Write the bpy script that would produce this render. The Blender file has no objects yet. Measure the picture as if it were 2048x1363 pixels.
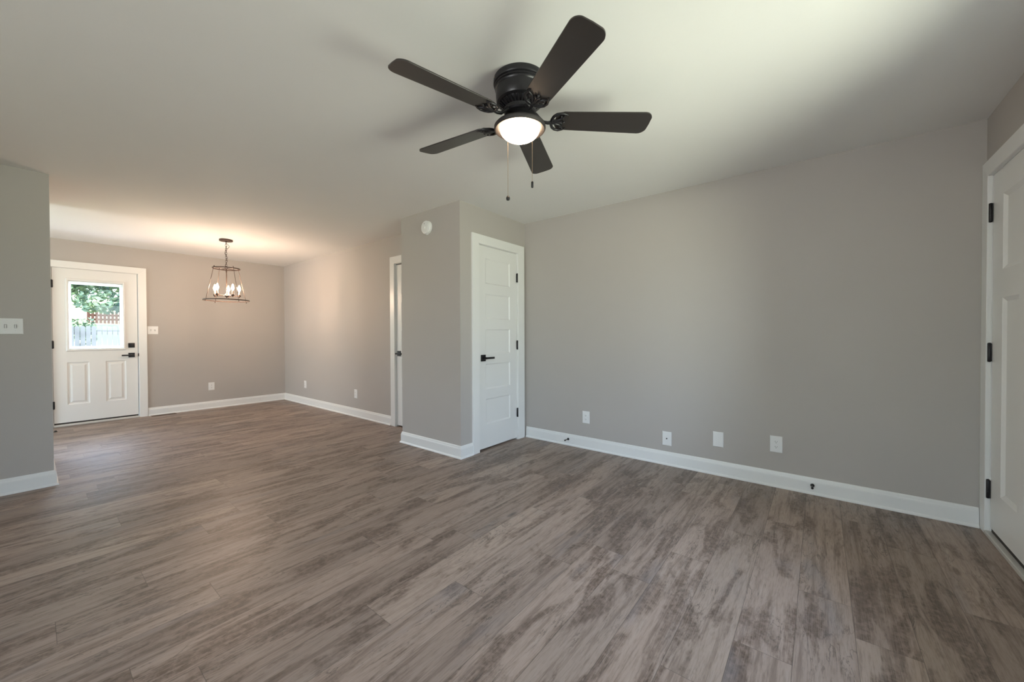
import bpy, bmesh, math, random
from mathutils import Vector, Matrix
from math import sin, cos, pi, radians as rad
random.seed(7)
S = bpy.context.scene
COL = S.collection

# ------------------------------------------------------------------ camera
FPX, YAW, PITCH, ROLL, CAMH = 770.0, 0.673709, -0.0114418, -0.0039623, 1.171126
F = Vector((cos(YAW)*cos(PITCH), sin(YAW)*cos(PITCH), sin(PITCH)))
R0 = Vector((sin(YAW), -cos(YAW), 0)); U0 = R0.cross(F)
Rr = cos(ROLL)*R0 + sin(ROLL)*U0; Ur = -sin(ROLL)*R0 + cos(ROLL)*U0
cd = bpy.data.cameras.new('camera'); cam = bpy.data.objects.new('camera', cd); COL.objects.link(cam)
cam.matrix_world = Matrix(((Rr.x, Ur.x, -F.x, 0), (Rr.y, Ur.y, -F.y, 0), (Rr.z, Ur.z, -F.z, CAMH), (0, 0, 0, 1)))
cd.sensor_width = 36; cd.sensor_fit = 'HORIZONTAL'; cd.lens = FPX*36/2048
cd.shift_y = (677.944-681.5)/2048; cd.clip_start = .02; cd.clip_end = 300
S.camera = cam
# ------------------------------------------------------------------ view, sky, sun
S.view_settings.view_transform = 'Standard'; S.view_settings.look = 'None'
S.view_settings.gamma = 1; S.view_settings.use_curve_mapping = False
S.view_settings.exposure = 0.70
W = bpy.data.worlds.new('sky'); S.world = W; W.use_nodes = True
nt = W.node_tree; nt.nodes.clear()
tc = nt.nodes.new('ShaderNodeTexCoord'); sx = nt.nodes.new('ShaderNodeSeparateXYZ')
cr = nt.nodes.new('ShaderNodeValToRGB'); mr = nt.nodes.new('ShaderNodeMapRange')
bg = nt.nodes.new('ShaderNodeBackground'); wo = nt.nodes.new('ShaderNodeOutputWorld')
mr.inputs[1].default_value = -1; mr.inputs[2].default_value = 1
nt.links.new(tc.outputs['Generated'], sx.inputs[0]); nt.links.new(sx.outputs[2], mr.inputs[0])
nt.links.new(mr.outputs[0], cr.inputs[0]); nt.links.new(bg.outputs[0], wo.inputs[0])
my_ = nt.nodes.new('ShaderNodeMapRange'); mz_ = nt.nodes.new('ShaderNodeMapRange'); mm_ = nt.nodes.new('ShaderNodeMath'); mm_.operation = 'MULTIPLY'
my_.inputs[1].default_value = -.15; my_.inputs[2].default_value = -.6; mz_.inputs[1].default_value = .02; mz_.inputs[2].default_value = -.02
nt.links.new(sx.outputs[1], my_.inputs[0]); nt.links.new(sx.outputs[2], mz_.inputs[0]); nt.links.new(my_.outputs[0], mm_.inputs[0]); nt.links.new(mz_.outputs[0], mm_.inputs[1])
lawn = nt.nodes.new('ShaderNodeMix'); lawn.data_type = 'RGBA'; lawn.blend_type = 'MULTIPLY'; lawn.inputs[7].default_value = (1.0, 1.05, .88, 1)   # lawn only in front, paving to the side
nt.links.new(mm_.outputs[0], lawn.inputs[0]); nt.links.new(cr.outputs[0], lawn.inputs[6]); nt.links.new(lawn.outputs[2], bg.inputs[0])
e = cr.color_ramp.elements            # sunlit lawn below the horizon, pale summer sky above
e[0].position = 0.0; e[0].color = (.80, .78, .77, 1)
e[1].position = 1.0; e[1].color = (.46, .60, .92, 1)
for p_, c_ in ((.46, (.84, .82, .81, 1)), (.495, (.62, .62, .60, 1)), (.515, (.62, .70, .72, 1)), (.7, (.56, .71, .97, 1))):
    n_ = e.new(p_); n_.color = c_
bg.inputs[1].default_value = 11.0
sd = bpy.data.lights.new('sun', 'SUN'); sd.energy = 26; sd.angle = .01; sd.color = (1, .95, .86)
so = bpy.data.objects.new('sun', sd); COL.objects.link(so)
so.rotation_euler = Vector((1, .12, -1.35)).to_track_quat('-Z', 'Y').to_euler()

# ------------------------------------------------------------------ plan (metres)
H = 2.44
XR, YC, XP, YPB, XD, YB, YF, XS, YS = 3.561, 2.650, 2.538, 3.566, 2.931, 7.703, -.775, .108, 4.717
XL = -3.3                 # far left wall, out of view
WIN1 = (1.15, 2.30, .55, 2.12)       # front window x0,x1,z0,z1
WIN2 = (-2.3, -.35, .85, 2.10)     # kitchen window in the back wall
ADDWIN3 = (.1, 2.0, .60, 2.12)          # unseen left wall window, added to brighten the right wall, y0,y1,z0,z1
ADDWIN4 = (5.3, 7.1, .10, 2.10)         # unseen left wall window, added to bring daylight to the dining side

# ------------------------------------------------------------------ materials
def mat(name, col, rough=.5, metal=0, spec=.5, emit=None, estr=0, var=0, bump=0, bscale=200):
    m = bpy.data.materials.new(name); m.use_nodes = True; t = m.node_tree
    b = t.nodes['Principled BSDF']
    b.inputs['Base Color'].default_value = (*col, 1); b.inputs['Roughness'].default_value = rough
    b.inputs['Metallic'].default_value = metal; b.inputs['Specular IOR Level'].default_value = spec
    if emit: b.inputs['Emission Color'].default_value = (*emit, 1); b.inputs['Emission Strength'].default_value = estr
    g = t.nodes.new('ShaderNodeNewGeometry')
    if var:
        n = t.nodes.new('ShaderNodeTexNoise'); n.inputs['Scale'].default_value = 3; n.inputs['Detail'].default_value = 5
        t.links.new(g.outputs['Position'], n.inputs['Vector'])
        mx = t.nodes.new('ShaderNodeMix'); mx.data_type = 'RGBA'
        mx.inputs[6].default_value = (*[c*(1-var) for c in col], 1); mx.inputs[7].default_value = (*[min(1, c*(1+var)) for c in col], 1)
        t.links.new(n.outputs['Fac'], mx.inputs[0]); t.links.new(mx.outputs[2], b.inputs['Base Color'])
    if bump:
        n = t.nodes.new('ShaderNodeTexNoise'); n.inputs['Scale'].default_value = bscale; n.inputs['Detail'].default_value = 3
        t.links.new(g.outputs['Position'], n.inputs['Vector'])
        bp = t.nodes.new('ShaderNodeBump'); bp.inputs['Strength'].default_value = bump; bp.inputs['Distance'].default_value = .002
        t.links.new(n.outputs['Fac'], bp.inputs['Height']); t.links.new(bp.outputs[0], b.inputs['Normal'])
    return m
M = {}
M['wall'] = mat('greige_wall_paint', (.466, .435, .407), .62, spec=.3, var=.015, bump=.12, bscale=260)
M['ceil'] = mat('flat_white_ceiling', (.80, .79, .77), .85, spec=.2, var=.012, bump=.25, bscale=45)
M['trim'] = mat('white_semigloss', (.80, .80, .785), .32, var=.01)
M['door'] = mat('white_door_paint', (.79, .79, .775), .36, var=.01)
M['black'] = mat('matte_black_metal', (.016, .015, .017), .38, .3, var=.1)
M['plate'] = mat('white_plastic', (.80, .80, .79), .35, var=.01)
M['slot'] = mat('socket_slot', (.03, .03, .03), .6, var=.1)
M['dark'] = mat('door_sweep_rubber', (.03, .025, .02), .7, var=.1)
M['sill'] = mat('threshold_aluminium', (.62, .60, .56), .45, .2, var=.03)
M['fanblk'] = mat('fan_black_metal', (.022, .021, .024), .34, .35, var=.1)
M['rim'] = mat('fan_rim_black', (.030, .026, .026), .62, .1, var=.1)
M['blade'] = mat('fan_blade_black', (.030, .025, .023), .36, spec=.5, var=.25)
M['bronze'] = mat('bronze_metal', (.07, .045, .035), .45, .5, var=.15)
M['sleeve'] = mat('candle_sleeve', (.28, .21, .17), .5, var=.05)
M['bulb'] = mat('lit_bulb', (1, .9, .8), .3, emit=(1, .72, .52), estr=330)
M['bowl'] = mat('lit_frosted_bowl', (.95, .92, .88), .4, emit=(1, .72, .47), estr=15)
M['brass'] = mat('chain_metal', (.45, .36, .26), .35, .9, var=.1)
M['vent'] = mat('floor_register_metal', (.16, .11, .08), .5, .3, var=.1)
M['conc'] = mat('patio_concrete', (.60, .58, .55), .9, var=.1)
M['grass'] = mat('yard_grass', (.16, .20, .10), .95, var=.3, spec=.1)
M['fence'] = mat('weathered_fence', (.10, .096, .10), .9, var=.45, spec=.1)
M['redfence'] = mat('reddish_fence', (.10, .048, .04), .9, var=.3, spec=.1)
M['bark'] = mat('bark', (.05, .04, .035), .9, var=.3)
def leafmat(name, a, b_):
    m = bpy.data.materials.new(name); m.use_nodes = True; t = m.node_tree; b = t.nodes['Principled BSDF']
    g = t.nodes.new('ShaderNodeNewGeometry'); n = t.nodes.new('ShaderNodeTexNoise'); n.inputs['Scale'].default_value = 1.7; n.inputs['Detail'].default_value = 6
    t.links.new(g.outputs['Position'], n.inputs['Vector'])
    r = t.nodes.new('ShaderNodeValToRGB'); r.color_ramp.elements[0].position = .35; r.color_ramp.elements[1].position = .62
    r.color_ramp.elements[0].color = (*a, 1); r.color_ramp.elements[1].color = (*b_, 1)
    t.links.new(n.outputs['Fac'], r.inputs[0]); t.links.new(r.outputs[0], b.inputs['Base Color'])
    b.inputs['Roughness'].default_value = .7; b.inputs['Specular IOR Level'].default_value = .2
    return m
M['leafd'] = leafmat('leaves_dark', (.020, .042, .040), (.08, .12, .085))
M['leafm'] = leafmat('leaves_mixed', (.028, .055, .050), (.15, .20, .12))
M['leafl'] = leafmat('leaves_light', (.025, .05, .036), (.075, .105, .055))
def glassmat():
    m = bpy.data.materials.new('window_glass'); m.use_nodes = True; t = m.node_tree; t.nodes.clear()
    o = t.nodes.new('ShaderNodeOutputMaterial'); mx = t.nodes.new('ShaderNodeMixShader')
    a = t.nodes.new('ShaderNodeBsdfTransparent'); g = t.nodes.new('ShaderNodeBsdfGlossy'); f = t.nodes.new('ShaderNodeFresnel')
    f.inputs[0].default_value = 1.27; g.inputs['Roughness'].default_value = .02; a.inputs[0].default_value = (.95, .97, .96, 1)
    t.links.new(f.outputs[0], mx.inputs[0]); t.links.new(a.outputs[0], mx.inputs[1]); t.links.new(g.outputs[0], mx.inputs[2]); t.links.new(mx.outputs[0], o.inputs[0])
    return m
M['glass'] = glassmat()

def floormat():
    m = bpy.data.materials.new('weathered_oak_plank'); m.use_nodes = True; t = m.node_tree; b = t.nodes['Principled BSDF']
    L = t.links.new
    def N(k, **kw):
        n = t.nodes.new(k)
        for a, v in kw.items(): setattr(n, a, v)
        return n
    def math_(op, a, b2=None, c=None):
        n = N('ShaderNodeMath', operation=op)
        for i, v in enumerate((a, b2, c)):
            if v is None: continue
            if isinstance(v, (int, float)): n.inputs[i].default_value = v
            else: L(v, n.inputs[i])
        return n.outputs[0]
    def comb(x, y, z=0):
        n = N('ShaderNodeCombineXYZ')
        for i, v in enumerate((x, y, z)):
            if isinstance(v, (int, float)): n.inputs[i].default_value = v
            else: L(v, n.inputs[i])
        return n.outputs[0]
    def noise(vec, scale, detail=4, rough=.55, dist=0):
        n = N('ShaderNodeTexNoise'); n.inputs['Scale'].default_value = scale; n.inputs['Detail'].default_value = detail
        n.inputs['Roughness'].default_value = rough; n.inputs['Distortion'].default_value = dist; L(vec, n.inputs['Vector']); return n.outputs['Fac']
    def rng(v, a, b2, c=0, d=1):
        n = N('ShaderNodeMapRange'); n.interpolation_type = 'SMOOTHSTEP'; L(v, n.inputs[0])
        for i, q in enumerate((a, b2, c, d)): n.inputs[i+1].default_value = q
        return n.outputs[0]
    def mix(f, a, c, mode='MIX'):
        n = N('ShaderNodeMix', data_type='RGBA', blend_type=mode)
        if isinstance(f, (int, float)): n.inputs[0].default_value = f
        else: L(f, n.inputs[0])
        for i, v in ((6, a), (7, c)):
            if isinstance(v, tuple): n.inputs[i].default_value = (*v, 1)
            else: L(v, n.inputs[i])
        return n.outputs[2]
    g = N('ShaderNodeNewGeometry'); s = N('ShaderNodeSeparateXYZ'); L(g.outputs['Position'], s.inputs[0])
    X, Y = s.outputs[0], s.outputs[1]
    PW, PL = .183, 1.22
    yr = math_('DIVIDE', math_('ADD', Y, 20.06), PW); row = math_('FLOOR', yr)
    wn = N('ShaderNodeTexWhiteNoise', noise_dimensions='1D'); L(row, wn.inputs['W'])
    xo = math_('ADD', math_('DIVIDE', math_('ADD', X, 20), PL), math_('MULTIPLY', wn.outputs['Value'], 7.3))
    colm = math_('FLOOR', xo)
    w2 = N('ShaderNodeTexWhiteNoise', noise_dimensions='2D'); L(comb(row, colm), w2.inputs['Vector'])
    rid = w2.outputs['Value']; rc = N('ShaderNodeSeparateColor'); L(w2.outputs['Color'], rc.inputs[0])
    r1, r2 = rc.outputs[0], rc.outputs[1]
    u = math_('ADD', X, math_('MULTIPLY', rid, 37)); v = math_('ADD', Y, math_('MULTIPLY', r1, 23)); w = math_('MULTIPLY', r2, 11)
    # broad smoky weathering along each board
    patch = noise(comb(math_('MULTIPLY', u, 2.1), math_('MULTIPLY', v, 9.0), w), 1.0, 8, .64, .5)
    streak = noise(comb(math_('MULTIPLY', u, 2.0), math_('MULTIPLY', v, 34), w), 1.0, 7, .66, .4)
    grain = noise(comb(math_('MULTIPLY', u, 16), math_('MULTIPLY', v, 210), w), 1.0, 4, .65)
    crossg = noise(comb(math_('MULTIPLY', u, 40), math_('MULTIPLY', v, 45), w), 1.0, 4, .65, .3)
    fibre = noise(comb(math_('MULTIPLY', u, 9), math_('MULTIPLY', v, 280), w), 1.0, 3, .6)
    # cracks: thin dark winding lines
    ck = noise(comb(math_('MULTIPLY', u, 2.6), math_('MULTIPLY', v, 15), w), 1.0, 5, .6, 1.2)
    crack = rng(math_('ABSOLUTE', math_('SUBTRACT', ck, .5)), 0, .018, 1, 0)
    crackmask = rng(noise(comb(math_('MULTIPLY', u, 1.6), math_('MULTIPLY', v, 5), w), 1.0, 2), .46, .60)
    tone = mix(rng(rid, 0, 1), (.345, .262, .213), (.300, .230, .192))
    tone = mix(rng(r1, .55, 1), tone, (.375, .290, .236))
    dk = math_('MULTIPLY', rng(patch, .475, .59), math_('ADD', .45, math_('MULTIPLY', rng(crossg, .35, .62), .55)))
    dk = math_('MULTIPLY', dk, math_('ADD', .62, math_('MULTIPLY', rng(fibre, .40, .60), .38)))
    base = mix(math_('MULTIPLY', dk, .98), tone, (.092, .060, .043))
    base = mix(math_('MULTIPLY', rng(streak, .50, .64), .55), base, (.135, .095, .074))
    base = mix(math_('MULTIPLY', rng(streak, .47, .30), .30), base, (.44, .37, .32))
    base = mix(math_('MULTIPLY', rng(grain, .44, .68), .34), base, (.13, .092, .070))
    base = mix(math_('MULTIPLY', math_('MULTIPLY', crack, crackmask), .62), base, (.05, .040, .034))
    vn = N('ShaderNodeTexVoronoi'); vn.inputs['Scale'].default_value = 1.0; L(comb(math_('MULTIPLY', u, 1.5), math_('MULTIPLY', v, 4.2), w), vn.inputs['Vector'])
    kd = math_('ADD', vn.outputs['Distance'], math_('MULTIPLY', math_('SUBTRACT', streak, .5), .10))
    base = mix(math_('MULTIPLY', rng(kd, .085, .045), .60), base, (.085, .06, .046))
    base = mix(math_('MULTIPLY', rng(kd, .035, .015), .65), base, (.030, .022, .018))
    # bluish grey smoke on some boards
    base = mix(math_('MULTIPLY', rng(noise(comb(math_('MULTIPLY', u, 1.4), math_('MULTIPLY', v, 5), 5), 1.0, 4), .56, .72), .35), base, (.205, .195, .205))
    hv = N('ShaderNodeHueSaturation'); L(base, hv.inputs['Color']); L(math_('ADD', .84, math_('MULTIPLY', r2, .28)), hv.inputs['Value']); hv.inputs['Saturation'].default_value = 1.0
    base = hv.outputs[0]
    fy = math_('FRACT', yr); fx = math_('FRACT', xo)
    ey = math_('MULTIPLY', math_('MINIMUM', fy, math_('SUBTRACT', 1, fy)), PW)
    ex = math_('MULTIPLY', math_('MINIMUM', fx, math_('SUBTRACT', 1, fx)), PL)
    joint = rng(math_('MINIMUM', ex, ey), .0004, .0018, 1, 0)
    base = mix(math_('MULTIPLY', joint, .55), base, (.05, .04, .035))
    L(base, b.inputs['Base Color'])
    L(rng(grain, .2, .8, .36, .50), b.inputs['Roughness']); b.inputs['Specular IOR Level'].default_value = .5
    hgt = math_('SUBTRACT', math_('MULTIPLY', grain, .5), joint)
    bp = N('ShaderNodeBump'); bp.inputs['Strength'].default_value = .25; bp.inputs['Distance'].default_value = .0008
    L(hgt, bp.inputs['Height']); L(bp.outputs[0], b.inputs['Normal'])
    return m
M['floor'] = floormat()

# ------------------------------------------------------------------ helpers
def box(bm, x0, x1, y0, y1, z0, z1, bev=0, seg=2):
    vs = [bm.verts.new(p) for p in ((x0,y0,z0),(x1,y0,z0),(x1,y1,z0),(x0,y1,z0),(x0,y0,z1),(x1,y0,z1),(x1,y1,z1),(x0,y1,z1))]
    fs = [bm.faces.new([vs[i] for i in q]) for q in ((3,2,1,0),(4,5,6,7),(0,1,5,4),(1,2,6,5),(2,3,7,6),(3,0,4,7))]
    if bev:
        es = {e_ for f_ in fs for e_ in f_.edges}
        bmesh.ops.bevel(bm, geom=list(es), offset=bev, segments=seg, affect='EDGES', profile=.5)
    return bm
def lathe(bm, prof, seg=48, mtx=None, closed=False):
    mtx = mtx or Matrix()
    rings = []
    for r, z in prof:
        if r < 1e-6: rings.append([bm.verts.new(mtx @ Vector((0, 0, z)))])
        else: rings.append([bm.verts.new(mtx @ Vector((r*cos(2*pi*i/seg), r*sin(2*pi*i/seg), z))) for i in range(seg)])
    pairs = list(zip(rings, rings[1:])) + ([(rings[-1], rings[0])] if closed else [])
    for a, b in pairs:
        for i in range(seg):
            j = (i+1) % seg
            if len(a) == 1 and len(b) == 1: continue
            if len(a) == 1: bm.faces.new((a[0], b[i], b[j]))
            elif len(b) == 1: bm.faces.new((a[i], b[0], a[j]))
            else: bm.faces.new((a[i], b[i], b[j], a[j]))
    return bm
def tube(bm, pts, r, seg=10, closed=False, cap=True):
    pts = [Vector(p) for p in pts]; n = len(pts); rs = r if isinstance(r, (list, tuple)) else [r]*n
    rings = []; prev = None
    for i, p in enumerate(pts):
        if closed: d = (pts[(i+1) % n]-pts[i-1])
        else: d = pts[min(i+1, n-1)]-pts[max(i-1, 0)]
        d.normalize()
        if prev is None:
            a = Vector((0, 0, 1)) if abs(d.z) < .9 else Vector((1, 0, 0)); a = (a - d*a.dot(d)).normalized()
        else: a = (prev - d*prev.dot(d)).normalized()
        prev = a; b = d.cross(a)
        rings.append([bm.verts.new(p + rs[i]*(a*cos(2*pi*k/seg)+b*sin(2*pi*k/seg))) for k in range(seg)])
    pr = list(zip(rings, rings[1:])) + ([(rings[-1], rings[0])] if closed else [])
    for A, B in pr:
        for k in range(seg):
            l = (k+1) % seg; bm.faces.new((A[k], A[l], B[l], B[k]))
    if cap and not closed:
        bm.faces.new(rings[0][::-1]); bm.faces.new(rings[-1])
    return bm
def ring_pts(r, z, n=48, c=(0, 0)):
    return [(c[0]+r*cos(2*pi*i/n), c[1]+r*sin(2*pi*i/n), z) for i in range(n)]
def prism(bm, pts, y0, y1):      # outline in XZ, extruded along Y
    a = [bm.verts.new((x, y0, z)) for x, z in pts]; b = [bm.verts.new((x, y1, z)) for x, z in pts]; n = len(pts)
    bm.faces.new(a); bm.faces.new(b[::-1])
    for i in range(n): bm.faces.new((a[i], b[i], b[(i+1) % n], a[(i+1) % n]))
    return bm
def obj(name, bm, m, parent=None, smooth=None, kind=None):
    bmesh.ops.recalc_face_normals(bm, faces=bm.faces[:])
    me = bpy.data.meshes.new(name); bm.to_mesh(me); bm.free(); me.materials.append(M[m] if isinstance(m, str) else m)
    if smooth:
        for p in me.polygons: p.use_smooth = True
        me.set_sharp_from_angle(angle=rad(smooth))
    o = bpy.data.objects.new(name, me); COL.objects.link(o)
    if parent: o.parent = parent
    if kind: o['kind'] = kind
    return o
def tag(o, label, cat, group=None, kind=None):
    o['label'] = label; o['category'] = cat
    if group: o['group'] = group
    if kind: o['kind'] = kind
    return o
def thing(name, label, cat, loc=(0, 0, 0), rz=0, group=None, kind=None):
    o = bpy.data.objects.new(name, None); COL.objects.link(o); o.empty_display_size = .1
    o.location = loc; o.rotation_euler = (0, 0, rz); return tag(o, label, cat, group, kind)
def struct(name, bm, m, label, cat, smooth=None):
    return tag(obj(name, bm, m, None, smooth), label, cat, kind='structure')
def copy_tree(o, parent=None):
    c = o.copy(); COL.objects.link(c); c.parent = parent
    for ch in [k for k in bpy.data.objects if k.parent == o]: copy_tree(ch, c)
    return c
NB = bmesh.new

# ------------------------------------------------------------------ room shell
b = NB(); box(b, XL-.15, XR+.15, YF-.15, YB+.15, -.12, 0); struct('floor', b, 'floor', 'grey brown weathered wood look plank floor running through both rooms', 'floor')
b = NB(); box(b, XL-.15, XR+.15, YF-.15, YB+.15, H, H+.12); struct('ceiling', b, 'ceil', 'flat white ceiling over both rooms', 'ceiling')
T = .15
def wall_open(bm, x0, x1, y0, y1, ops, axis='x'):
    """wall slab with rectangular openings; ops = (a0, a1, z0, z1) along its long axis"""
    ops = sorted(ops); cur = x0 if axis == 'x' else y0; end = x1 if axis == 'x' else y1
    def put(a0, a1, z0, z1):
        if a1-a0 < 1e-4 or z1-z0 < 1e-4: return
        if axis == 'x': box(bm, a0, a1, y0, y1, z0, z1)
        else: box(bm, x0, x1, a0, a1, z0, z1)
    for a0, a1, z0, z1 in ops:
        put(cur, a0, 0, H); put(a0, a1, 0, z0); put(a0, a1, z1, H); cur = a1
    put(cur, end, 0, H)
BD = (.165, .985); CD = (2.775, 3.420); DD = (3.60, 4.255); ED = (2.52, 3.468)
b = NB(); wall_open(b, XR, XR+T, YF-T, YPB+.12, [], 'y'); struct('wall_right', b, 'wall', 'long plain greige wall with four white plates low down', 'wall')
b = NB(); wall_open(b, XL-T, XR, YF-T, YF, [(ED[0], ED[1], 0, 2.085), WIN1], 'x'); struct('wall_front', b, 'wall', 'shaded greige wall around the entry door at the right edge', 'wall')
b = NB(); wall_open(b, XL-T, XD+T, YB, YB+T, [(BD[0], BD[1], 0, 2.075), WIN2], 'x'); struct('wall_back', b, 'wall', 'warm lit greige dining wall holding the half glass back door', 'wall')
b = NB(); wall_open(b, XL-T, XL, YF, YB, [ADDWIN3, ADDWIN4], 'y'); struct('wall_left', b, 'wall', 'greige wall closing the left side of the house', 'wall')
b = NB(); wall_open(b, XD, XD+.12, YPB, YB, [(DD[0], DD[1], 0, 2.085)], 'y'); box(b, 3.60, 3.70, YPB, 4.46, 0, H); box(b, XD+.12, 3.60, 4.36, 4.46, 0, H); struct('wall_dining', b, 'wall', 'greige dining wall right of the pendant with two outlets', 'wall')  # unseen boxes behind the door opening added to stop light leaking through gaps
b = NB(); wall_open(b, XP, XR, YC, YC+.11, [(CD[0], CD[1], 0, 2.08)], 'x'); box(b, XP, XP+.11, YC+.11, YPB, 0, H); box(b, XP+.11, XR, YPB-.11, YPB, 0, H)
struct('wall_closet', b, 'wall', 'greige closet block jutting into the room with a detector on its side', 'wall')
b = NB(); box(b, XL, XS, YS, YS+.12, 0, H); box(b, XS-.12, XS, YS+.12, 5.75, 0, H)
struct('wall_kitchen', b, 'wall', 'greige wall end at the left edge holding a double switch', 'wall')

def sweep(pts, items, m='trim'):
    """baseboard with shoe moulding, room on the left of the walking direction; items = (name, label, number of segments)"""
    prof = [(0, 0), (.024, 0), (.024, .006), (.021, .013), (.016, .017), (.0135, .018), (.0135, .086), (.0125, .094), (.009, .100), (.008, .108), (.006, .115), (.003, .118), (0, .119)]
    P = [Vector(p) for p in pts]; n = len(P); secs = []
    for i in range(n):
        d0 = (P[i]-P[i-1]).normalized() if i else None; d1 = (P[i+1]-P[i]).normalized() if i < n-1 else None
        n0 = Vector((-d0.y, d0.x)) if d0 else None; n1 = Vector((-d1.y, d1.x)) if d1 else None
        if n0 is None: off = n1
        elif n1 is None: off = n0
        else: s_ = n0+n1; off = s_/(s_.dot(n0))
        secs.append([(P[i].x+off.x*o_, P[i].y+off.y*o_, z) for o_, z in prof])
    k0 = 0
    for name, label, cnt in items:
        bm = NB(); R_ = [[bm.verts.new(v) for v in s_] for s_ in secs[k0:k0+cnt+1]]; k0 += cnt
        for A, B in zip(R_, R_[1:]):
            for k in range(len(A)): bm.faces.new((A[k], A[(k+1) % len(A)], B[(k+1) % len(A)], B[k]))
        bm.faces.new(R_[0]); bm.faces.new(R_[-1][::-1])
        struct(name, bm, m, label, 'baseboard')
sweep([(XR, YF+.02), (XR, YC-.02)], [('baseboard_right', 'long white baseboard under the row of wall plates', 1)])
sweep([(2.690, YC), (XP, YC), (XP, YPB), (XD, YPB)], [('baseboard_closet', 'white baseboard wrapping the closet corner', 3)])
sweep([(XD, 4.350), (XD, YB), (1.075, YB)], [('baseboard_dining', 'white baseboard under the two outlets right of the pendant', 1), ('baseboard_back', 'white baseboard running from the back door to the far corner', 1)])
sweep([(XS, 5.75), (XS, YS), (XL, YS)], [('baseboard_kitchen', 'white baseboard on the wall end at the left edge', 2)])
sweep([(XL, YS), (XL, YF), (2.43, YF)], [('baseboard_left', 'white baseboard along the left wall', 1), ('baseboard_front', 'white baseboard under the front window', 1)])

# ------------------------------------------------------------------ doors and trim
def frame_ring(bm, x0, x1, z0, z1, prof, closed=True, cap=False):
    """rectangular frame; prof = (inset, y)"""
    R_ = [[bm.verts.new(p) for p in ((x0+i_, y_, z0+i_), (x1-i_, y_, z0+i_), (x1-i_, y_, z1-i_), (x0+i_, y_, z1-i_))] for i_, y_ in prof]
    pr = list(zip(R_, R_[1:])) + ([(R_[-1], R_[0])] if closed else [])
    for A, B in pr:
        for k in range(4): bm.faces.new((A[k], A[(k+1) % 4], B[(k+1) % 4], B[k]))
    if cap: bm.faces.new(R_[-1])
    return bm
def leaf_mesh(w, h, t, panels, rings, hole=None):
    bm = NB(); xs = sorted({0, w} | {v for p in panels+([hole] if hole else []) for v in p[:2]}); zs = sorted({0, h} | {v for p in panels+([hole] if hole else []) for v in p[2:]})
    def inside(cx, cz, p): return p[0] < cx < p[1] and p[2] < cz < p[3]
    for xa, xb in zip(xs, xs[1:]):
        for za, zb in zip(zs, zs[1:]):
            cx, cz = (xa+xb)/2, (za+zb)/2
            blk = any(inside(cx, cz, p) for p in panels); hl = hole and inside(cx, cz, hole)
            if not blk and not hl: bm.faces.new([bm.verts.new(p) for p in ((xa, 0, za), (xb, 0, za), (xb, 0, zb), (xa, 0, zb))])
            if not hl: bm.faces.new([bm.verts.new(p) for p in ((xa, t, za), (xa, t, zb), (xb, t, zb), (xb, t, za))])
    for p in panels: frame_ring(bm, *p, rings, closed=False, cap=True)
    if hole:
        frame_ring(bm, *hole, [(0, 0), (0, t)], closed=False)
    for a, b_, c, d in (((0,0,0),(w,0,0),(w,t,0),(0,t,0)), ((0,0,h),(0,t,h),(w,t,h),(w,0,h)), ((0,0,0),(0,t,0),(0,t,h),(0,0,h)), ((w,0,0),(w,0,h),(w,t,h),(w,t,0))):
        bm.faces.new([bm.verts.new(q) for q in (a, b_, c, d)])
    bmesh.ops.remove_doubles(bm, verts=bm.verts[:], dist=1e-5)
    return bm
def place(o, loc, rz): o.location = loc; o.rotation_euler = (0, 0, rz); return o
def casing(name, loc, rz, x0, x1, zt, label, w=.09, wl=None, wr=None, depth=.115, stop=True, sy=.040):
    """mitred flat casing round an opening plus the jamb lining; x0,x1,zt = visible inner edges"""
    wl = w if wl is None else wl; wr = w if wr is None else wr
    bm = NB(); t = -.018
    prism(bm, [(x0-wl, .0), (x0, .0), (x0, zt), (x0-wl, zt+w)], t, 0)
    prism(bm, [(x1, .0), (x1+wr, .0), (x1+wr, zt+w), (x1, zt)], t, 0)
    prism(bm, [(x0, zt), (x1, zt), (x1+wr, zt+w), (x0-wl, zt+w)], t, 0)
    bmesh.ops.bevel(bm, geom=[e_ for e_ in bm.edges if all(abs(v.co.y-t) < 1e-6 for v in e_.verts)], offset=.0018, segments=1, affect='EDGES')
    box(bm, x0-.011, x0+.004, 0, depth, 0, zt-.004); box(bm, x1-.004, x1+.011, 0, depth, 0, zt-.004); box(bm, x0-.011, x1+.011, 0, depth, zt-.004, zt+.006)
    if stop: box(bm, x0+.004, x0+.020, sy, sy+.035, 0, zt-.004); box(bm, x1-.020, x1-.004, sy, sy+.035, 0, zt-.004); box(bm, x0+.020, x1-.020, sy, sy+.035, zt-.021, zt-.004)
    return place(struct(name, bm, 'trim', label, 'door trim'), loc, rz)
def hinge(par, x, z, y=-.005, hh=.048):
    bm = NB(); lathe(bm, [(0, -hh-.004), (.005, -hh-.003), (.0075, -hh), (.0075, -.016), (.0065, -.0155), (.0075, -.015), (.0075, .015), (.0065, .0155), (.0075, .016), (.0075, hh), (.005, hh+.003), (0, hh+.004)], 14, Matrix.Translation((x, y-.003, z)))
    box(bm, x-.0115, x+.0115, y-.0005, y+.004, z-hh, z+hh, .001, 1)
    return obj('hinge', bm, 'black', par, 40)
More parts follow.
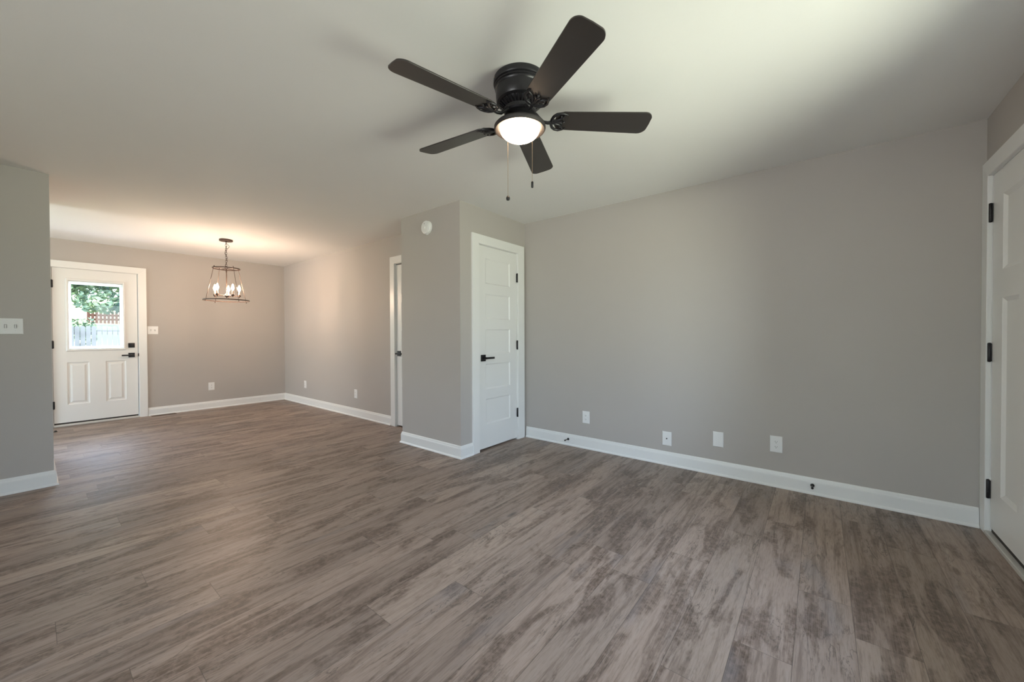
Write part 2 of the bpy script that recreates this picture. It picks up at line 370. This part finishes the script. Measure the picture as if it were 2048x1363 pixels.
def lever(par, x, z, sgn, L=.115, name='door_handle', y0=0):
    bm = NB(); box(bm, x-.033, x+.033, y0-.009, y0, z-.033, z+.033, .002)
    h = obj(name, bm, 'black', par)
    bm = NB(); lathe(bm, [(0, 0), (.011, 0), (.011, .042), (0, .042)], 20, Matrix.Translation((x, y0-.008, z)) @ Matrix.Rotation(pi/2, 4, 'X'))
    a, c = sorted((x-sgn*.012, x+sgn*L)); box(bm, a, c, y0-.058, y0-.046, z-.010, z+.010, .002)
    obj('lever', bm, 'black', h, 40); return h
# back door, half glass
RB = [(0, 0), (.004, .004), (.013, .0085), (.026, .0085), (.046, .0015)]
CP = [(0, 0), (.003, .001), (.012, .0075), (.014, .0085)]
D1 = thing('door_1', 'white half glass back door with black lever and deadbolt in the dining room', 'door', (0, YB, 0), 0, kind='structure')
bx, bw = .184, .790
bm = leaf_mesh(bw, 2.018, .044, [(.301-bx, .500-bx, .228, .786), (.652-bx, .851-bx, .228, .786)], RB, (.312-bx, .838-bx, .958, 1.858)); bmesh.ops.translate(bm, verts=bm.verts[:], vec=(bx, .002, .046))
obj('door_leaf', bm, 'door', D1)
bm = frame_ring(NB(), .296, .853, .978, 1.938, [(0, .003), (0, -.004), (.004, -.010), (.010, -.013), (.020, -.013), (.026, -.009), (.022, -.004), (.024, .006), (.016, .006)])
obj('window_frame', bm, 'trim', D1)
bm = box(NB(), .316, .834, .007, .012, 1.002, 1.908); obj('pane', bm, 'glass', D1)
bm = frame_ring(NB(), .3125, .8375, 1.0045, 1.9035, [(0, .0125), (.006, .0125), (.036, .050), (.036, .060), (0, .060)]); obj('outer_frame', bm, 'trim', D1)
for z in (1.853, 1.067, .283): hinge(D1, .182, z)
h = lever(D1, .908, .903, -1, .105); bm = box(NB(), .876, .942, -.010, .002, 1.010, 1.076, .002); lathe(bm, [(0, 0), (.010, 0), (.010, .008), (0, .008)], 16, Matrix.Translation((.909, -.009, 1.043)) @ Matrix.Rotation(pi/2, 4, 'X')); box(bm, .905, .913, -.028, -.014, 1.030, 1.056, .002)
obj('deadbolt', bm, 'black', D1, 40)
bm = box(NB(), .976, .984, -.019, .001, .885, .925, .001); obj('strike_plate', bm, 'black', D1)
bm = box(NB(), bx+.003, bx+bw-.003, .004, .04, .022, .047); obj('door_sweep', bm, 'dark', D1)
casing('trim_1', (0, YB, 0), 0, .176, .983, 2.070, 'white flat casing around the half glass back door', .088, wl=.066, sy=.0475)
bm = box(NB(), .18, .985, -.022, .12, 0, .020, .004); box(bm, .18, .985, .0, .12, .018, .026, .002); place(struct('trim_2', bm, 'sill', 'pale threshold under the half glass back door', 'threshold'), (0, YB, 0), 0)
# closet door, five panels
D2 = thing('door_2', 'white five panel closet door with three black hinges beside the corner', 'door', (0, YC, 0), 0, kind='structure')
bm = leaf_mesh(.616, 2.050, .035, [(.104, .500, zt-.262, zt) for zt in (1.932, 1.572, 1.213, .858, .500)], CP); bmesh.ops.translate(bm, verts=bm.verts[:], vec=(2.788, .002, .020)); obj('door_leaf', bm, 'door', D2)
for z in (1.806, 1.057, .302): hinge(D2, 3.408, z)
lever(D2, 2.850, .938, 1)
casing('trim_3', (0, YC, 0), 0, 2.782, 3.411, 2.077, 'white casing around the five panel closet door', .092, wr=.115)
# dining side door
D3 = thing('door_3', 'white panel door half hidden behind the closet corner', 'door', (XD, 4.255, 0), -pi/2, kind='structure')
bm = leaf_mesh(.636, 2.050, .035, [(.104, .532, zt-.262, zt) for zt in (1.932, 1.572, 1.213, .858, .500)], CP); bmesh.ops.translate(bm, verts=bm.verts[:], vec=(.008, .010, .018)); obj('door_leaf', bm, 'door', D3)
lever(D3, .066, .938, 1, y0=.010)
casing('trim_4', (XD, 4.255, 0), -pi/2, .002, .652, 2.085, 'white casing left of the half hidden panel door', .092, stop=False, wr=.03)
# entry door
D4 = thing('door_4', 'shaded white entry door with black hinges at the right edge', 'door', (3.468, YF, 0), pi, kind='structure')
bm = leaf_mesh(.914, 2.024, .044, [(.152, .762, 1.470, 1.880), (.152, .376, .222, 1.316), (.455, .762, .222, 1.316)], [(0, 0), (.003, .002), (.020, .011), (.022, .012)]); bmesh.ops.translate(bm, verts=bm.verts[:], vec=(.014, .002, .048)); obj('door_leaf', bm, 'door', D4)
for z in (1.862, 1.059, .268): hinge(D4, .010, z, -.004, .052)
lever(D4, .858, .915, -1, .112)
bm = box(NB(), .83, .886, -.010, .002, 1.03, 1.09, .002); box(bm, .854, .862, -.026, -.01, 1.046, 1.074, .002); obj('deadbolt', bm, 'black', D4)
bm = box(NB(), .018, .924, .006, .04, .024, .049); obj('door_sweep', bm, 'dark', D4)
casing('trim_5', (3.468, YF, 0), pi, .0, .938, 2.078, 'shaded white casing around the entry door', .091, sy=.0475)
bm = box(NB(), .0, .938, -.020, .12, 0, .024, .004); place(struct('trim_6', bm, 'sill', 'pale threshold under the entry door', 'threshold'), (3.468, YF, 0), pi)

# windows that let the daylight in (behind the camera and in the kitchen; left wall pair added for light)
def window(name, wx, loc, rz, label, mull):
    x0, x1, z0, z1 = wx
    R_ = thing(name, label, 'window', loc, rz, kind='structure')
    bm = frame_ring(NB(), x0, x1, z0, z1, [(0, 0), (0, .15), (.04, .15), (.04, .05), (.02, .05), (.02, 0)])
    obj('window_frame', bm, 'trim', R_)
    bm = frame_ring(NB(), x0+.02, x1-.02, z0+.02, z1-.02, [(0, .07), (0, .11), (.035, .11), (.035, .07)])
    zm = (z0+z1)/2; box(bm, x0+.05, x1-.05, .07, .11, zm-.02, zm+.02)
    if mull: xm = (x0+x1)/2; box(bm, xm-.03, xm+.03, .065, .12, z0+.02, z1-.02)
    obj('sash', bm, 'trim', R_)
    obj('pane', box(NB(), x0+.05, x1-.05, .088, .092, z0+.05, z1-.05), 'glass', R_)
    bm = frame_ring(NB(), x0-.08, x1+.08, z0-.08, z1+.08, [(0, 0), (0, -.018), (.085, -.018), (.085, 0)]); obj('window_casing', bm, 'trim', R_)
window('window_1', (-WIN1[1], -WIN1[0], WIN1[2], WIN1[3]), (0, YF, 0), pi, 'white double hung front window over the living room', False)
window('window_2', WIN2, (0, YB, 0), 0, 'white kitchen window in the back wall', True)
window('added_window_3', ADDWIN3, (XL, 0, 0), pi/2, 'white unseen window added in the left wall to light the living room', True)
window('added_window_4', ADDWIN4, (XL, 0, 0), pi/2, 'white unseen window added in the left wall to light the dining side', True)
def portal(x0, x1, z0, z1, y, into):
    d = bpy.data.lights.new('window_daylight', 'AREA'); d.shape = 'RECTANGLE'; d.size = x1-x0; d.size_y = z1-z0; d.cycles.is_portal = True
    o = bpy.data.objects.new('window_daylight', d); COL.objects.link(o); o.location = ((x0+x1)/2, y, (z0+z1)/2); o.rotation_euler = (into*pi/2, 0, 0)
portal(*WIN1, YF-.16, 1)
portal(*WIN2, YB+.16, -1)
portal(.33, .82, 1.0, 1.90, YB+.06, -1)
for w_ in (ADDWIN3, ADDWIN4):
    portal(w_[0], w_[1], w_[2], w_[3], 0, -1); o = COL.objects[-1]; o.rotation_euler = (-pi/2, 0, pi/2)
    o.location = (XL-.16, (w_[0]+w_[1])/2, (w_[2]+w_[3])/2)

# ------------------------------------------------------------------ ceiling fan (slightly out of level, as hung)
fan = thing('ceiling_fan', 'black five blade ceiling fan with a lit frosted bowl and two pull chains', 'ceiling fan', (1.541, 1.174, H))
fan.rotation_euler = (.013, -.013, 0)
prof = [(0, .004), (.128, .004), (.131, -.002), (.132, -.022), (.1300, -.027), (.1235, -.030), (.1265, -.034), (.1265, -.038), (.1215, -.041), (.1245, -.045), (.1240, -.050), (.1200, -.055), (.1195, -.080), (.1180, -.104), (.1140, -.113), (.1060, -.117), (.1005, -.118), (0, -.118)]
obj('housing', lathe(NB(), prof, 72), 'fanblk', fan, 35)
for i in range(3):
    bm = NB(); a = .5+i*2.1; lathe(bm, [(0, 0), (.0035, 0), (.0025, .002), (0, .0025)], 10, Matrix.Translation((.1318*cos(a), .1318*sin(a), -.012)) @ Matrix.Rotation(a, 4, 'Z') @ Matrix.Rotation(pi/2, 4, 'Y')); obj('housing_screw', bm, 'brass', fan, 40)

# vented underside: ribs round a dark well
bm = lathe(NB(), [(.060, -.117), (.098, -.117), (.096, -.122), (.070, -.140), (.060, -.141)], 60)
n = 32
for i in range(n):
    a = 2*pi*i/n; m_ = Matrix.Rotation(a, 4, 'Z'); vs = []
    for x, z in ((.100, -.117), (.103, -.123), (.072, -.146), (.064, -.143)):
        for y in (-.0032, .0032): vs.append(bm.verts.new(m_ @ Vector((x, y, z))))
    for q in ((0, 2, 3, 1), (2, 4, 5, 3), (4, 6, 7, 5), (0, 1, 7, 6), (0, 6, 4, 2), (1, 3, 5, 7)): bm.faces.new([vs[k] for k in q])
obj('vent_ring', bm, 'fanblk', fan, 35)
obj('motor_hub', lathe(NB(), [(0, -.138), (.070, -.138), (.079, -.143), (.080, -.160), (.074, -.168), (.060, -.171), (.052, -.176), (0, -.176)], 48), 'fanblk', fan, 35)
obj('switch_housing', lathe(NB(), [(0, -.172), (.045, -.172), (.047, -.176), (.047, -.204), (.050, -.208), (.052, -.212), (0, -.212)], 48), 'fanblk', fan, 35)
obj('light_fitter', lathe(NB(), [(.030, -.208), (.052, -.208), (.080, -.211), (.108, -.216), (.122, -.222), (.1285, -.230), (.1290, -.238), (.1255, -.244), (.1225, -.246), (.1170, -.244), (.1090, -.240), (.1040, -.237), (.1020, -.233), (.098, -.228), (.080, -.226), (.030, -.224)], 72, closed=True), 'rim', fan, 35)
bp_ = [(.100, -.232)] + [(.100*cos(t*pi/2/12), -.238-.062*sin(t*pi/2/12)) for t in range(0, 12)] + [(0, -.300)]
obj('glass_bowl', lathe(NB(), bp_, 64), 'bowl', fan, 60)
def blade_outline():
    pts = []; L0, L1, w0, w1 = .178, .660, .060, .0715
    def arc(cx, cy, r, a0, a1, n=8):
        for i in range(n+1): a = a0+(a1-a0)*i/n; pts.append((cx+r*cos(a), cy+r*sin(a)))
    pts.extend([(L0, -w0*.55), (L0+.012, -w0*.85), (L0+.040, -w0)])
    arc(L1-.042, -w1+.042, .042, -pi/2, -.18)
    pts.append((L1, 0))
    arc(L1-.042, w1-.042, .042, .18, pi/2)
    pts.extend([(L0+.040, w0), (L0+.012, w0*.85), (L0, w0*.55)])
    return pts
PITCHB = rad(-12)
for k in range(5):
    a = 2.9274+k*2*pi/5; Rz = Matrix.Translation((0, 0, -.193)) @ Matrix.Rotation(a, 4, 'Z'); Rp = Rz @ Matrix.Rotation(PITCHB, 4, 'X')
    bm = NB(); ol = blade_outline(); A = [bm.verts.new((x, y, -.003)) for x, y in ol]; B = [bm.verts.new((x, y, .003)) for x, y in ol]; n = len(ol)
    fa = bm.faces.new(A[::-1]); fb = bm.faces.new(B)
    for i in range(n): bm.faces.new((A[i], A[(i+1) % n], B[(i+1) % n], B[i]))
    bmesh.ops.bevel(bm, geom=list(set(fa.edges) | set(fb.edges)), offset=.001, segments=1, affect='EDGES')
    bmesh.ops.transform(bm, matrix=Rp, verts=bm.verts[:])
    bl = obj('blade', bm, 'blade', fan, 30)
    bm = NB()     # cast blade iron: S neck, horseshoe holder with curled tips and inner scrolls under the blade
    tube(bm, [Rz @ Vector(p) for p in ((.062, 0, .034), (.080, 0, .028), (.098, 0, .010), (.118, 0, -.008), (.140, 0, -.012), (.162, 0, -.009))], [.010, .009, .008, .0075, .008, .009], 12)
    def rail(pts, r): tube(bm, [Rp @ Vector(p) for p in pts], r, 10)
    for s_ in (-1, 1):
        rail([(.158, 0, -.008), (.160, s_*.018, -.008), (.166, s_*.036, -.008), (.180, s_*.050, -.007), (.200, s_*.056, -.007), (.222, s_*.052, -.006), (.236, s_*.044, -.005)], [.008, .008, .0075, .007, .006, .0045, .003])
        rail([(.164, s_*.006, -.008), (.180, s_*.012, -.008), (.196, s_*.016, -.008), (.210, s_*.028, -.007), (.218, s_*.040, -.006), (.222, s_*.050, -.006)], [.006, .006, .006, .006, .005, .003])
        rail([(.160, s_*.004, -.008), (.182, s_*.003, -.008), (.206, s_*.004, -.007), (.214, s_*.014, -.007)], [.006, .006, .006, .005])
        lathe(bm, [(0, -.0135), (.004, -.012), (.006, -.008), (.006, -.003)], 12, Rp @ Matrix.Translation((.204, s_*.036, 0)))
    lathe(bm, [(0, -.0135), (.004, -.012), (.006, -.008), (.006, -.003)], 12, Rp @ Matrix.Translation((.222, 0, 0)))
    obj('blade_iron', bm, 'fanblk', fan, 50)
def pull(x, y, z0, z1, pend):
    bm = NB(); tube(bm, [(x, y, z0), (x, y, z1)], .0011, 6); z = z1
    k = z1
    while k < z0: 
        lathe(bm, [(0, -.0019), (.0017, 0), (0, .0019)], 6, Matrix.Translation((x, y, k))); k += .006
    c = obj('pull_chain', bm, 'brass', fan, 60)
    obj('pull_pendant', lathe(NB(), pend, 20, Matrix.Translation((x, y, z1))), 'black', c, 50)
fr = Vector((.781, .624)); rt = Vector((.624, -.781))
c1 = rt*-.061+fr*.095; c2 = rt*.058-fr*.085
pull(c1.x, c1.y, -.246, -.535, [(0, 0), (.003, -.002), (.0085, -.009), (.0105, -.017), (.008, -.025), (0, -.028)])
pull(c2.x, c2.y, -.246, -.530, [(0, .002), (.004, 0), (.0055, -.004), (.0055, -.028), (.003, -.031), (0, -.031)])

# ------------------------------------------------------------------ dining pendant
CH = thing('pendant_chandelier', 'bronze open cage pendant with five lit candle bulbs in the dining room', 'chandelier', (1.63, 6.122, H))
A0 = rad(-15)
obj('canopy', lathe(NB(), [(0, 0), (.073, 0), (.075, -.004), (.075, -.018), (.070, -.022), (.012, -.024), (.010, -.034), (0, -.036)], 40), 'bronze', CH, 35)
bm = NB(); z = -.034; k = 0
while z > -.345:
    pts = []
    for i in range(16):
        a = 2*pi*i/16; x = .0085*cos(a); zz = .017*sin(a)
        pts.append((x, 0, z-.014+zz) if k % 2 else (0, x, z-.014+zz))
    tube(bm, pts, .0022, 6, closed=True); z -= .0265; k += 1
obj('chain', bm, 'bronze', CH, 60)
cpts = [(.012*sin(i*.55)+(.022*sin((i-1)*.62) if 1 <= i <= 6 else 0), .010*cos(i*.7), -.030-.0165*i) for i in range(20)] + [(0, 0, -.37)]
obj('cord', tube(NB(), cpts, .0024, 6), 'bronze', CH, 60)
TR, BR, ZT, ZB = .148, .248, -.382, -.800
def band(r, z, hh=.006, tt=.004):
    return lathe(NB(), [(r-tt, z-hh), (r+tt, z-hh), (r+tt, z+hh), (r-tt, z+hh)], 64, closed=True)
b_ = band(TR, ZT); RA = [A0+rad(30)+i*pi/2 for i in range(4)]
for i in (0, 1): tube(b_, [(TR*cos(RA[i]), TR*sin(RA[i]), ZT-.003), (-TR*cos(RA[i]), -TR*sin(RA[i]), ZT-.003)], .0035, 8)
tube(b_, [(.016*cos(t), 0, ZT+.016+.016*sin(t)) for t in [2*pi*i/16 for i in range(16)]], .003, 6, closed=True)
obj('top_ring', b_, 'bronze', CH, 40); obj('bottom_ring', band(BR, ZB), 'bronze', CH, 40)
for a in RA:
    c_, s_ = cos(a), sin(a)
    bm = tube(NB(), [(TR*c_, TR*s_, ZT+.016), (BR*c_, BR*s_, ZB-.014)], .0028, 8)
    for r_, z_ in ((TR-.003, ZT+.016), (BR+.003, ZB-.016)): lathe(bm, [(0, -.007), (.005, -.004), (.006, 0), (.005, .005), (0, .007)], 12, Matrix.Translation((r_*c_, r_*s_, z_)))
    obj('cage_rod', bm, 'bronze', CH, 50)
ZC = -.735
obj('stem', lathe(NB(), [(0, ZT-.002), (.007, ZT-.004), (.008, ZT-.03), (.0055, ZT-.06), (.0055, ZC+.03), (.012, ZC+.02), (.024, ZC+.006), (.026, ZC-.006), (.016, ZC-.014), (.008, ZC-.022), (.007, ZC-.030), (0, ZC-.033)], 24), 'bronze', CH, 40)
for k in range(5):
    a = A0+rad(10)+k*2*pi/5; m_ = Matrix.Rotation(a, 4, 'Z'); ar = .138
    bm = tube(NB(), [m_ @ Vector((x, 0, z_)) for x, z_ in ((.02, ZC), (.06, ZC-.003), (.10, ZC-.004), (ar, ZC-.002))], .0045, 8)
    T_ = m_ @ Matrix.Translation((ar, 0, ZC))
    lathe(bm, [(0, -.026), (.005, -.024), (.006, -.018), (.004, -.012), (.014, -.010), (.0185, -.006), (.019, .012), (.016, .014), (0, .014)], 20, T_)
    arm = obj('arm', bm, 'bronze', CH, 40)
    obj('candle_sleeve', lathe(NB(), [(0, .012), (.0095, .012), (.0095, .060), (.0085, .062), (0, .062)], 20, T_), 'sleeve', arm, 40)
    obj('bulb', lathe(NB(), [(0, .062), (.0065, .062), (.0085, .068), (.0150, .082), (.0165, .092), (.0150, .104), (.0100, .120), (.0045, .134), (.0015, .142), (0, .143)], 20, T_), 'bulb', arm, 60)

# ------------------------------------------------------------------ wall plates
def plate_base(w, h, par):
    bm = frame_ring(NB(), -w/2, w/2, -h/2, h/2, [(0, 0), (0, -.003), (.0015, -.0052), (.004, -.0062)], closed=False, cap=True)
    return obj('cover_plate', bm, 'plate', par)
def screw(bm, x, z):
    lathe(bm, [(0, 0), (.0028, 0), (.0022, .0012), (0, .0015)], 12, Matrix.Translation((x, -.006, z)) @ Matrix.Rotation(pi/2, 4, 'X'))
def outlet_parts(r):
    plate_base(.079, .124, r)
    for s_ in (-1, 1):
        bm = NB(); pts = []
        for i in range(24):
            a = 2*pi*i/24; pts.append((max(-.0155, min(.0155, .0172*cos(a))), s_*.0195+max(-.0135, min(.0135, .0172*sin(a)))))
        prism(bm, pts, -.0085, -.004); f_ = obj('receptacle', bm, 'plate', r)
        bm = NB()
        for dx, hh in ((-.0063, .0042), (.0063, .0036)): box(bm, dx-.0011, dx+.0011, -.0088, -.0080, s_*.0195+.002-hh, s_*.0195+.002+hh)
        lathe(bm, [(0, 0), (.0024, 0), (.0024, .0004), (0, .0004)], 12, Matrix.Translation((0, -.0084, s_*.0195-.0078)) @ Matrix.Rotation(pi/2, 4, 'X'))
        obj('socket_slots', bm, 'slot', f_)
    bm = NB(); screw(bm, 0, 0); obj('screw', bm, 'trim', r, 40)
RX = -pi/2
out = thing('wall_outlet', 'white duplex outlet nearest the closet door on the long wall', 'outlet', (XR, 1.872, .321), RX, 'white duplex outlets')
outlet_parts(out)
for lab, loc, rz in (('white duplex outlet nearest the entry door on the long wall', (XR, .255, .326), RX),
                     ('white duplex outlet on the far wall below the pendant', (1.831, YB, .358), 0),
                     ('white duplex outlet in the dining room nearest the far corner', (XD, 6.86, .340), RX),
                     ('white duplex outlet in the dining room nearest the half hidden door', (XD, 5.228, .329), RX)):
    c = copy_tree(out); c.location = loc; c.rotation_euler = (0, 0, rz); c['label'] = lab
r = thing('cable_plate', 'white wall plate with one small dark cable jack, second from the closet', 'wall plate', (XR, 1.066, .236), RX); plate_base(.079, .124, r)
bm = lathe(NB(), [(0, 0), (.0065, 0), (.0065, .003), (.0045, .003), (.0045, .009), (0, .009)], 6, Matrix.Translation((0, -.006, 0)) @ Matrix.Rotation(pi/2, 4, 'X')); obj('coaxial_jack', bm, 'slot', r, 30)
for z in (.042, -.042): bm = NB(); screw(bm, 0, z); obj('screw', bm, 'plate', r, 40)
r = thing('blank_plate', 'blank white wall plate between the cable jack plate and the last outlet', 'wall plate', (XR, .654, .327-.03), RX); plate_base(.079, .124, r)
for z in (.03, -.03): bm = NB(); screw(bm, 0, z); obj('screw', bm, 'plate', r, 40)
def switch(loc, lab, up):
    r = thing('light_switch', lab, 'light switch', loc, 0, 'white double toggle switches'); plate_base(.118, .118, r)
    for s_, u in zip((-1, 1), up):
        bm = frame_ring(NB(), s_*.023-.006, s_*.023+.006, -.013, .013, [(0, -.006), (0, -.0072), (.0015, -.0072), (.0015, -.005)], closed=False, cap=True); t_ = obj('toggle_opening', bm, 'slot', r)
        bm = NB(); vs = [bm.verts.new(p) for p in ((s_*.023-.0042, -.005, -.006), (s_*.023+.0042, -.005, -.006), (s_*.023+.0042, -.005, .006), (s_*.023-.0042, -.005, .006))]
        v2 = [bm.verts.new(p) for p in ((s_*.023-.0034, -.018, u*.009-.004), (s_*.023+.0034, -.018, u*.009-.004), (s_*.023+.0034, -.018, u*.009+.003), (s_*.023-.0034, -.018, u*.009+.003))]
        bm.faces.new(vs); bm.faces.new(v2)
        for i in range(4): bm.faces.new((vs[i], vs[(i+1) % 4], v2[(i+1) % 4], v2[i]))
        obj('toggle', bm, 'plate', r)
        for z in (.03, -.03): bm = NB(); screw(bm, s_*.023, z); obj('screw', bm, 'plate', r, 40)
switch((-.088, YS, 1.250), 'white double toggle switch on the near wall at the left edge', (-1, 1))
switch((1.137, YB, 1.259), 'white double toggle switch on the far wall beside the back door', (-1, 1))

# ------------------------------------------------------------------ smoke detector
sm = thing('smoke_detector', 'round white smoke detector high on the closet side wall', 'smoke detector', (XP, 3.118, 2.262), RX)
my = Matrix.Rotation(pi/2, 4, 'X')
obj('mounting_base', lathe(NB(), [(0, 0), (.068, 0), (.068, .010), (.062, .012), (0, .012)], 48, my), 'plate', sm, 35)
obj('detector_body', lathe(NB(), [(.060, .011), (.066, .014), (.0665, .026), (.064, .031), (.056, .035), (.054, .0335), (.052, .0335), (.050, .036), (.030, .040), (.012, .041), (0, .041)], 48, my), 'plate', sm, 35)
obj('test_button', lathe(NB(), [(0, .040), (.010, .040), (.010, .043), (.008, .0445), (0, .0445)], 20, my @ Matrix.Translation((0, -.005, 0))), 'plate', sm, 35)
bm = NB(); lathe(bm, [(0, .038), (.004, .038), (.004, .0405), (0, .041)], 12, my @ Matrix.Translation((-.004, -.033+.066, 0)))
obj('sounder_hole', bm, 'slot', sm, 35)
obj('release_tab', box(NB(), -.012, .012, -.014, -.002, -.073, -.060, .002), 'plate', sm)

# ------------------------------------------------------------------ door stops
def stopper(loc, rz, lab):
    o = thing('door_stop', lab, 'door stop', loc, rz, 'black baseboard door stops')
    obj('mounting_cup', lathe(NB(), [(0, 0), (.0125, 0), (.0125, .004), (.009, .009), (.005, .016), (0, .016)], 20, my), 'black', o, 40)
    obj('shaft', lathe(NB(), [(0, .014), (.0042, .014), (.0042, .060), (0, .060)], 14, my), 'black', o, 40)
    obj('rubber_tip', lathe(NB(), [(0, .058), (.007, .058), (.0078, .062), (.0075, .071), (.005, .075), (0, .075)], 16, my), 'black', o, 40)
stopper((XR-.0135, 2.075, .066), RX, 'black door stop on the long baseboard nearest the closet door')
stopper((XR-.0135, .035, .066), RX, 'black door stop on the long baseboard nearest the entry door')
o = thing('floor_stop', 'small black stop on the floor in front of the back door hinges', 'door stop', (.185, 7.33, 0))
obj('stop_base', lathe(NB(), [(0, 0), (.018, 0), (.018, .004), (.013, .008), (0, .008)], 24), 'black', o, 40)
obj('stop_dome', lathe(NB(), [(.012, .007), (.012, .012), (.009, .017), (0, .019)], 20), 'black', o, 40)

# ------------------------------------------------------------------ floor register
o = thing('floor_register', 'brown slotted floor register at the baseboard beside the back door', 'floor vent', (1.235, 7.628, 0))
bm = frame_ring(NB(), -.14, .14, -.047, .047, [(0, .001), (0, .003), (.010, .005), (.012, .002)], closed=False)
bmesh.ops.transform(bm, matrix=Matrix(((1, 0, 0, 0), (0, 0, 1, 0), (0, 1, 0, 0), (0, 0, 0, 1))), verts=bm.verts[:]); obj('register_frame', bm, 'vent', o)
bm = box(NB(), -.129, .129, -.036, .036, .0005, .0015); obj('duct_opening', bm, 'slot', o)
bm = NB()
for i in range(26): x = -.125+i*.01; box(bm, x-.0022, x+.0022, -.036, .036, .0015, .004)
box(bm, -.129, .129, -.002, .002, .0015, .0042); obj('grille', bm, 'vent', o)

# ------------------------------------------------------------------ back yard seen through the door glass
def yz(y):
    P = [(7.8, -.35), (15, -.35), (17, -.1), (20, .75), (24, 1.62), (30, 2.45), (45, 4.2), (70, 6)]
    for (a, za), (b_, zb) in zip(P, P[1:]):
        if y <= b_: return za+(zb-za)*(y-a)/(b_-a)
    return 6
bm = NB(); NX, NY = 40, 60; g_ = []
for j in range(NY+1):
    y = 7.86+j*(62/NY)*(.4+.6*j/NY); g_.append([bm.verts.new((-30+i*60/NX, y, yz(y)+(.12*random.random() if y > 16 else 0))) for i in range(NX+1)])
for j in range(NY):
    for i in range(NX): bm.faces.new((g_[j][i], g_[j][i+1], g_[j+1][i+1], g_[j+1][i]))
struct('ground_yard', bm, 'grass', 'bright sunlit back yard rising beyond the fence', 'ground')
struct('ground_patio', box(NB(), -1.2, 2.6, YB+.155, YB+2.6, -.38, -.10, .01), 'conc', 'pale concrete landing outside the back door', 'patio')
def fence(name, x0, x1, y, ztop, zbot, m, lab, sp=.145, w=.132, jit=.02, slope=0):
    o = thing(name, lab, 'fence', (0, y, 0)); bm = NB(); x = x0
    while x < x1:
        zt = ztop+random.uniform(-jit, jit)+slope*(x-x0); yo = random.uniform(-.006, .006)
        prism(bm, [(x, zbot), (x+w, zbot), (x+w, zt-.03), (x+w-.03, zt), (x+.03, zt), (x, zt-.03)], yo, yo+.018); x += sp
    obj('pickets', bm, m, o)
    for dz in (.25, (ztop-zbot)-.25): obj('rail', box(NB(), x0, x1, .024, .062, zbot+dz, zbot+dz+.09), m, o)
    for k in range(int((x1-x0)/2.4)+1): obj('post', box(NB(), x0+k*2.4, x0+k*2.4+.09, .062, .152, zbot-.3, ztop-.05), m, o)
fence('wooden_fence', -7, 9, 16.0, 1.47, -.25, 'fence', 'weathered grey picket fence seen low through the back door glass', .105, .094, .012)
fence('picket_fence', 1.55, 8, 24.6, 2.30, 1.62, 'redfence', 'short reddish slatted fence on the slope seen through the door glass', .12, .09, .01, -.008)
def tree(x, y, h, cr, n, m, lab, name='leafy_tree', low=.3, ls=.13, dx=0):
    zb = yz(y); o = thing(name, lab, 'tree' if name == 'leafy_tree' else 'shrub', (x, y, zb))
    bm = NB()
    if name == 'leafy_tree':
        tube(bm, [(0, 0, -.2), (.05, .02, h*.3), (-.04, .05, h*.55), (.03, 0, h*.8)], [.11, .09, .07, .03], 10)
        for i in range(7):
            a = i*2.4; z0 = h*(.28+.07*i); tube(bm, [(0, 0, z0), (dx*.6+cr*.3*cos(a), cr*.4*sin(a), z0+.3), (dx+cr*.5*cos(a), cr*.6*sin(a), z0+.35+.1*i)], [.06, .04, .015], 6)
        obj('trunk', bm, 'bark', o, 50)
    else:
        for i in range(5): a = i*1.3; tube(bm, [(0, 0, -.1), (cr*.4*cos(a), cr*.4*sin(a), h*.5)], [.03, .012], 6)
        obj('stem', bm, 'bark', o, 50)
    bm = NB(); cl = []
    for i in range(38):
        while True:
            p = Vector((random.uniform(-1, 1), random.uniform(-1, 1), random.uniform(-1, 1)))
            if p.length < 1: break
        cl.append((Vector((p.x*cr+dx, p.y*cr, h*low+(h*(1-low))*(p.z*.5+.5))), random.uniform(.22, .5)*cr))
    for i in range(n):
        c_, r_ = random.choice(cl); d = Vector((random.gauss(0, 1), random.gauss(0, 1), random.gauss(0, 1))).normalized()*r_*random.uniform(.55, 1)
        p = c_+Vector((d.x, d.y, d.z*.6)); u_ = Vector((random.gauss(0, 1), random.gauss(0, 1), random.gauss(0, .6))).normalized(); v_ = u_.cross(Vector((random.gauss(0, 1), random.gauss(0, 1), random.gauss(0, 1)))).normalized()
        s_ = ls*random.uniform(.6, 1.3)
        bm.faces.new([bm.verts.new(p+u_*a*s_+v_*b_*s_*.5) for a, b_ in ((-1, 0), (0, -1), (1, 0), (0, 1))])
    obj('crown', bm, m, o)
for t_ in ((2.9, 22, 6.2, 2.5, 19000, 'leafm', 'leafy green tree filling the top of the door glass', -1.2),
           (-5.8, 22, 7.0, 2.4, 4500, 'leafd', 'dark tree at the left of the back yard'),
           (8.9, 23, 7.5, 2.6, 4500, 'leafd', 'dark tree at the right of the back yard'),
           (3.9, 31, 9.5, 3.4, 15000, 'leafd', 'tall dark tree behind the green tree in the door glass', -1.6),
           (-7.2, 32.5, 9, 3.2, 4500, 'leafm', 'pale tree at the far left beyond the back fence')):
    tree(*t_[:7], low=.15, ls=.10, dx=(t_[7] if len(t_) > 7 else 0))
tree(.95, 19.5, 1.2, .5, 900, 'leafl', 'low pale shrub just behind the grey fence at left', 'garden_shrub', .1, .06)
tree(.4, 18.2, .9, .4, 700, 'leafl', 'small low shrub close behind the grey fence', 'garden_shrub', .1, .07)
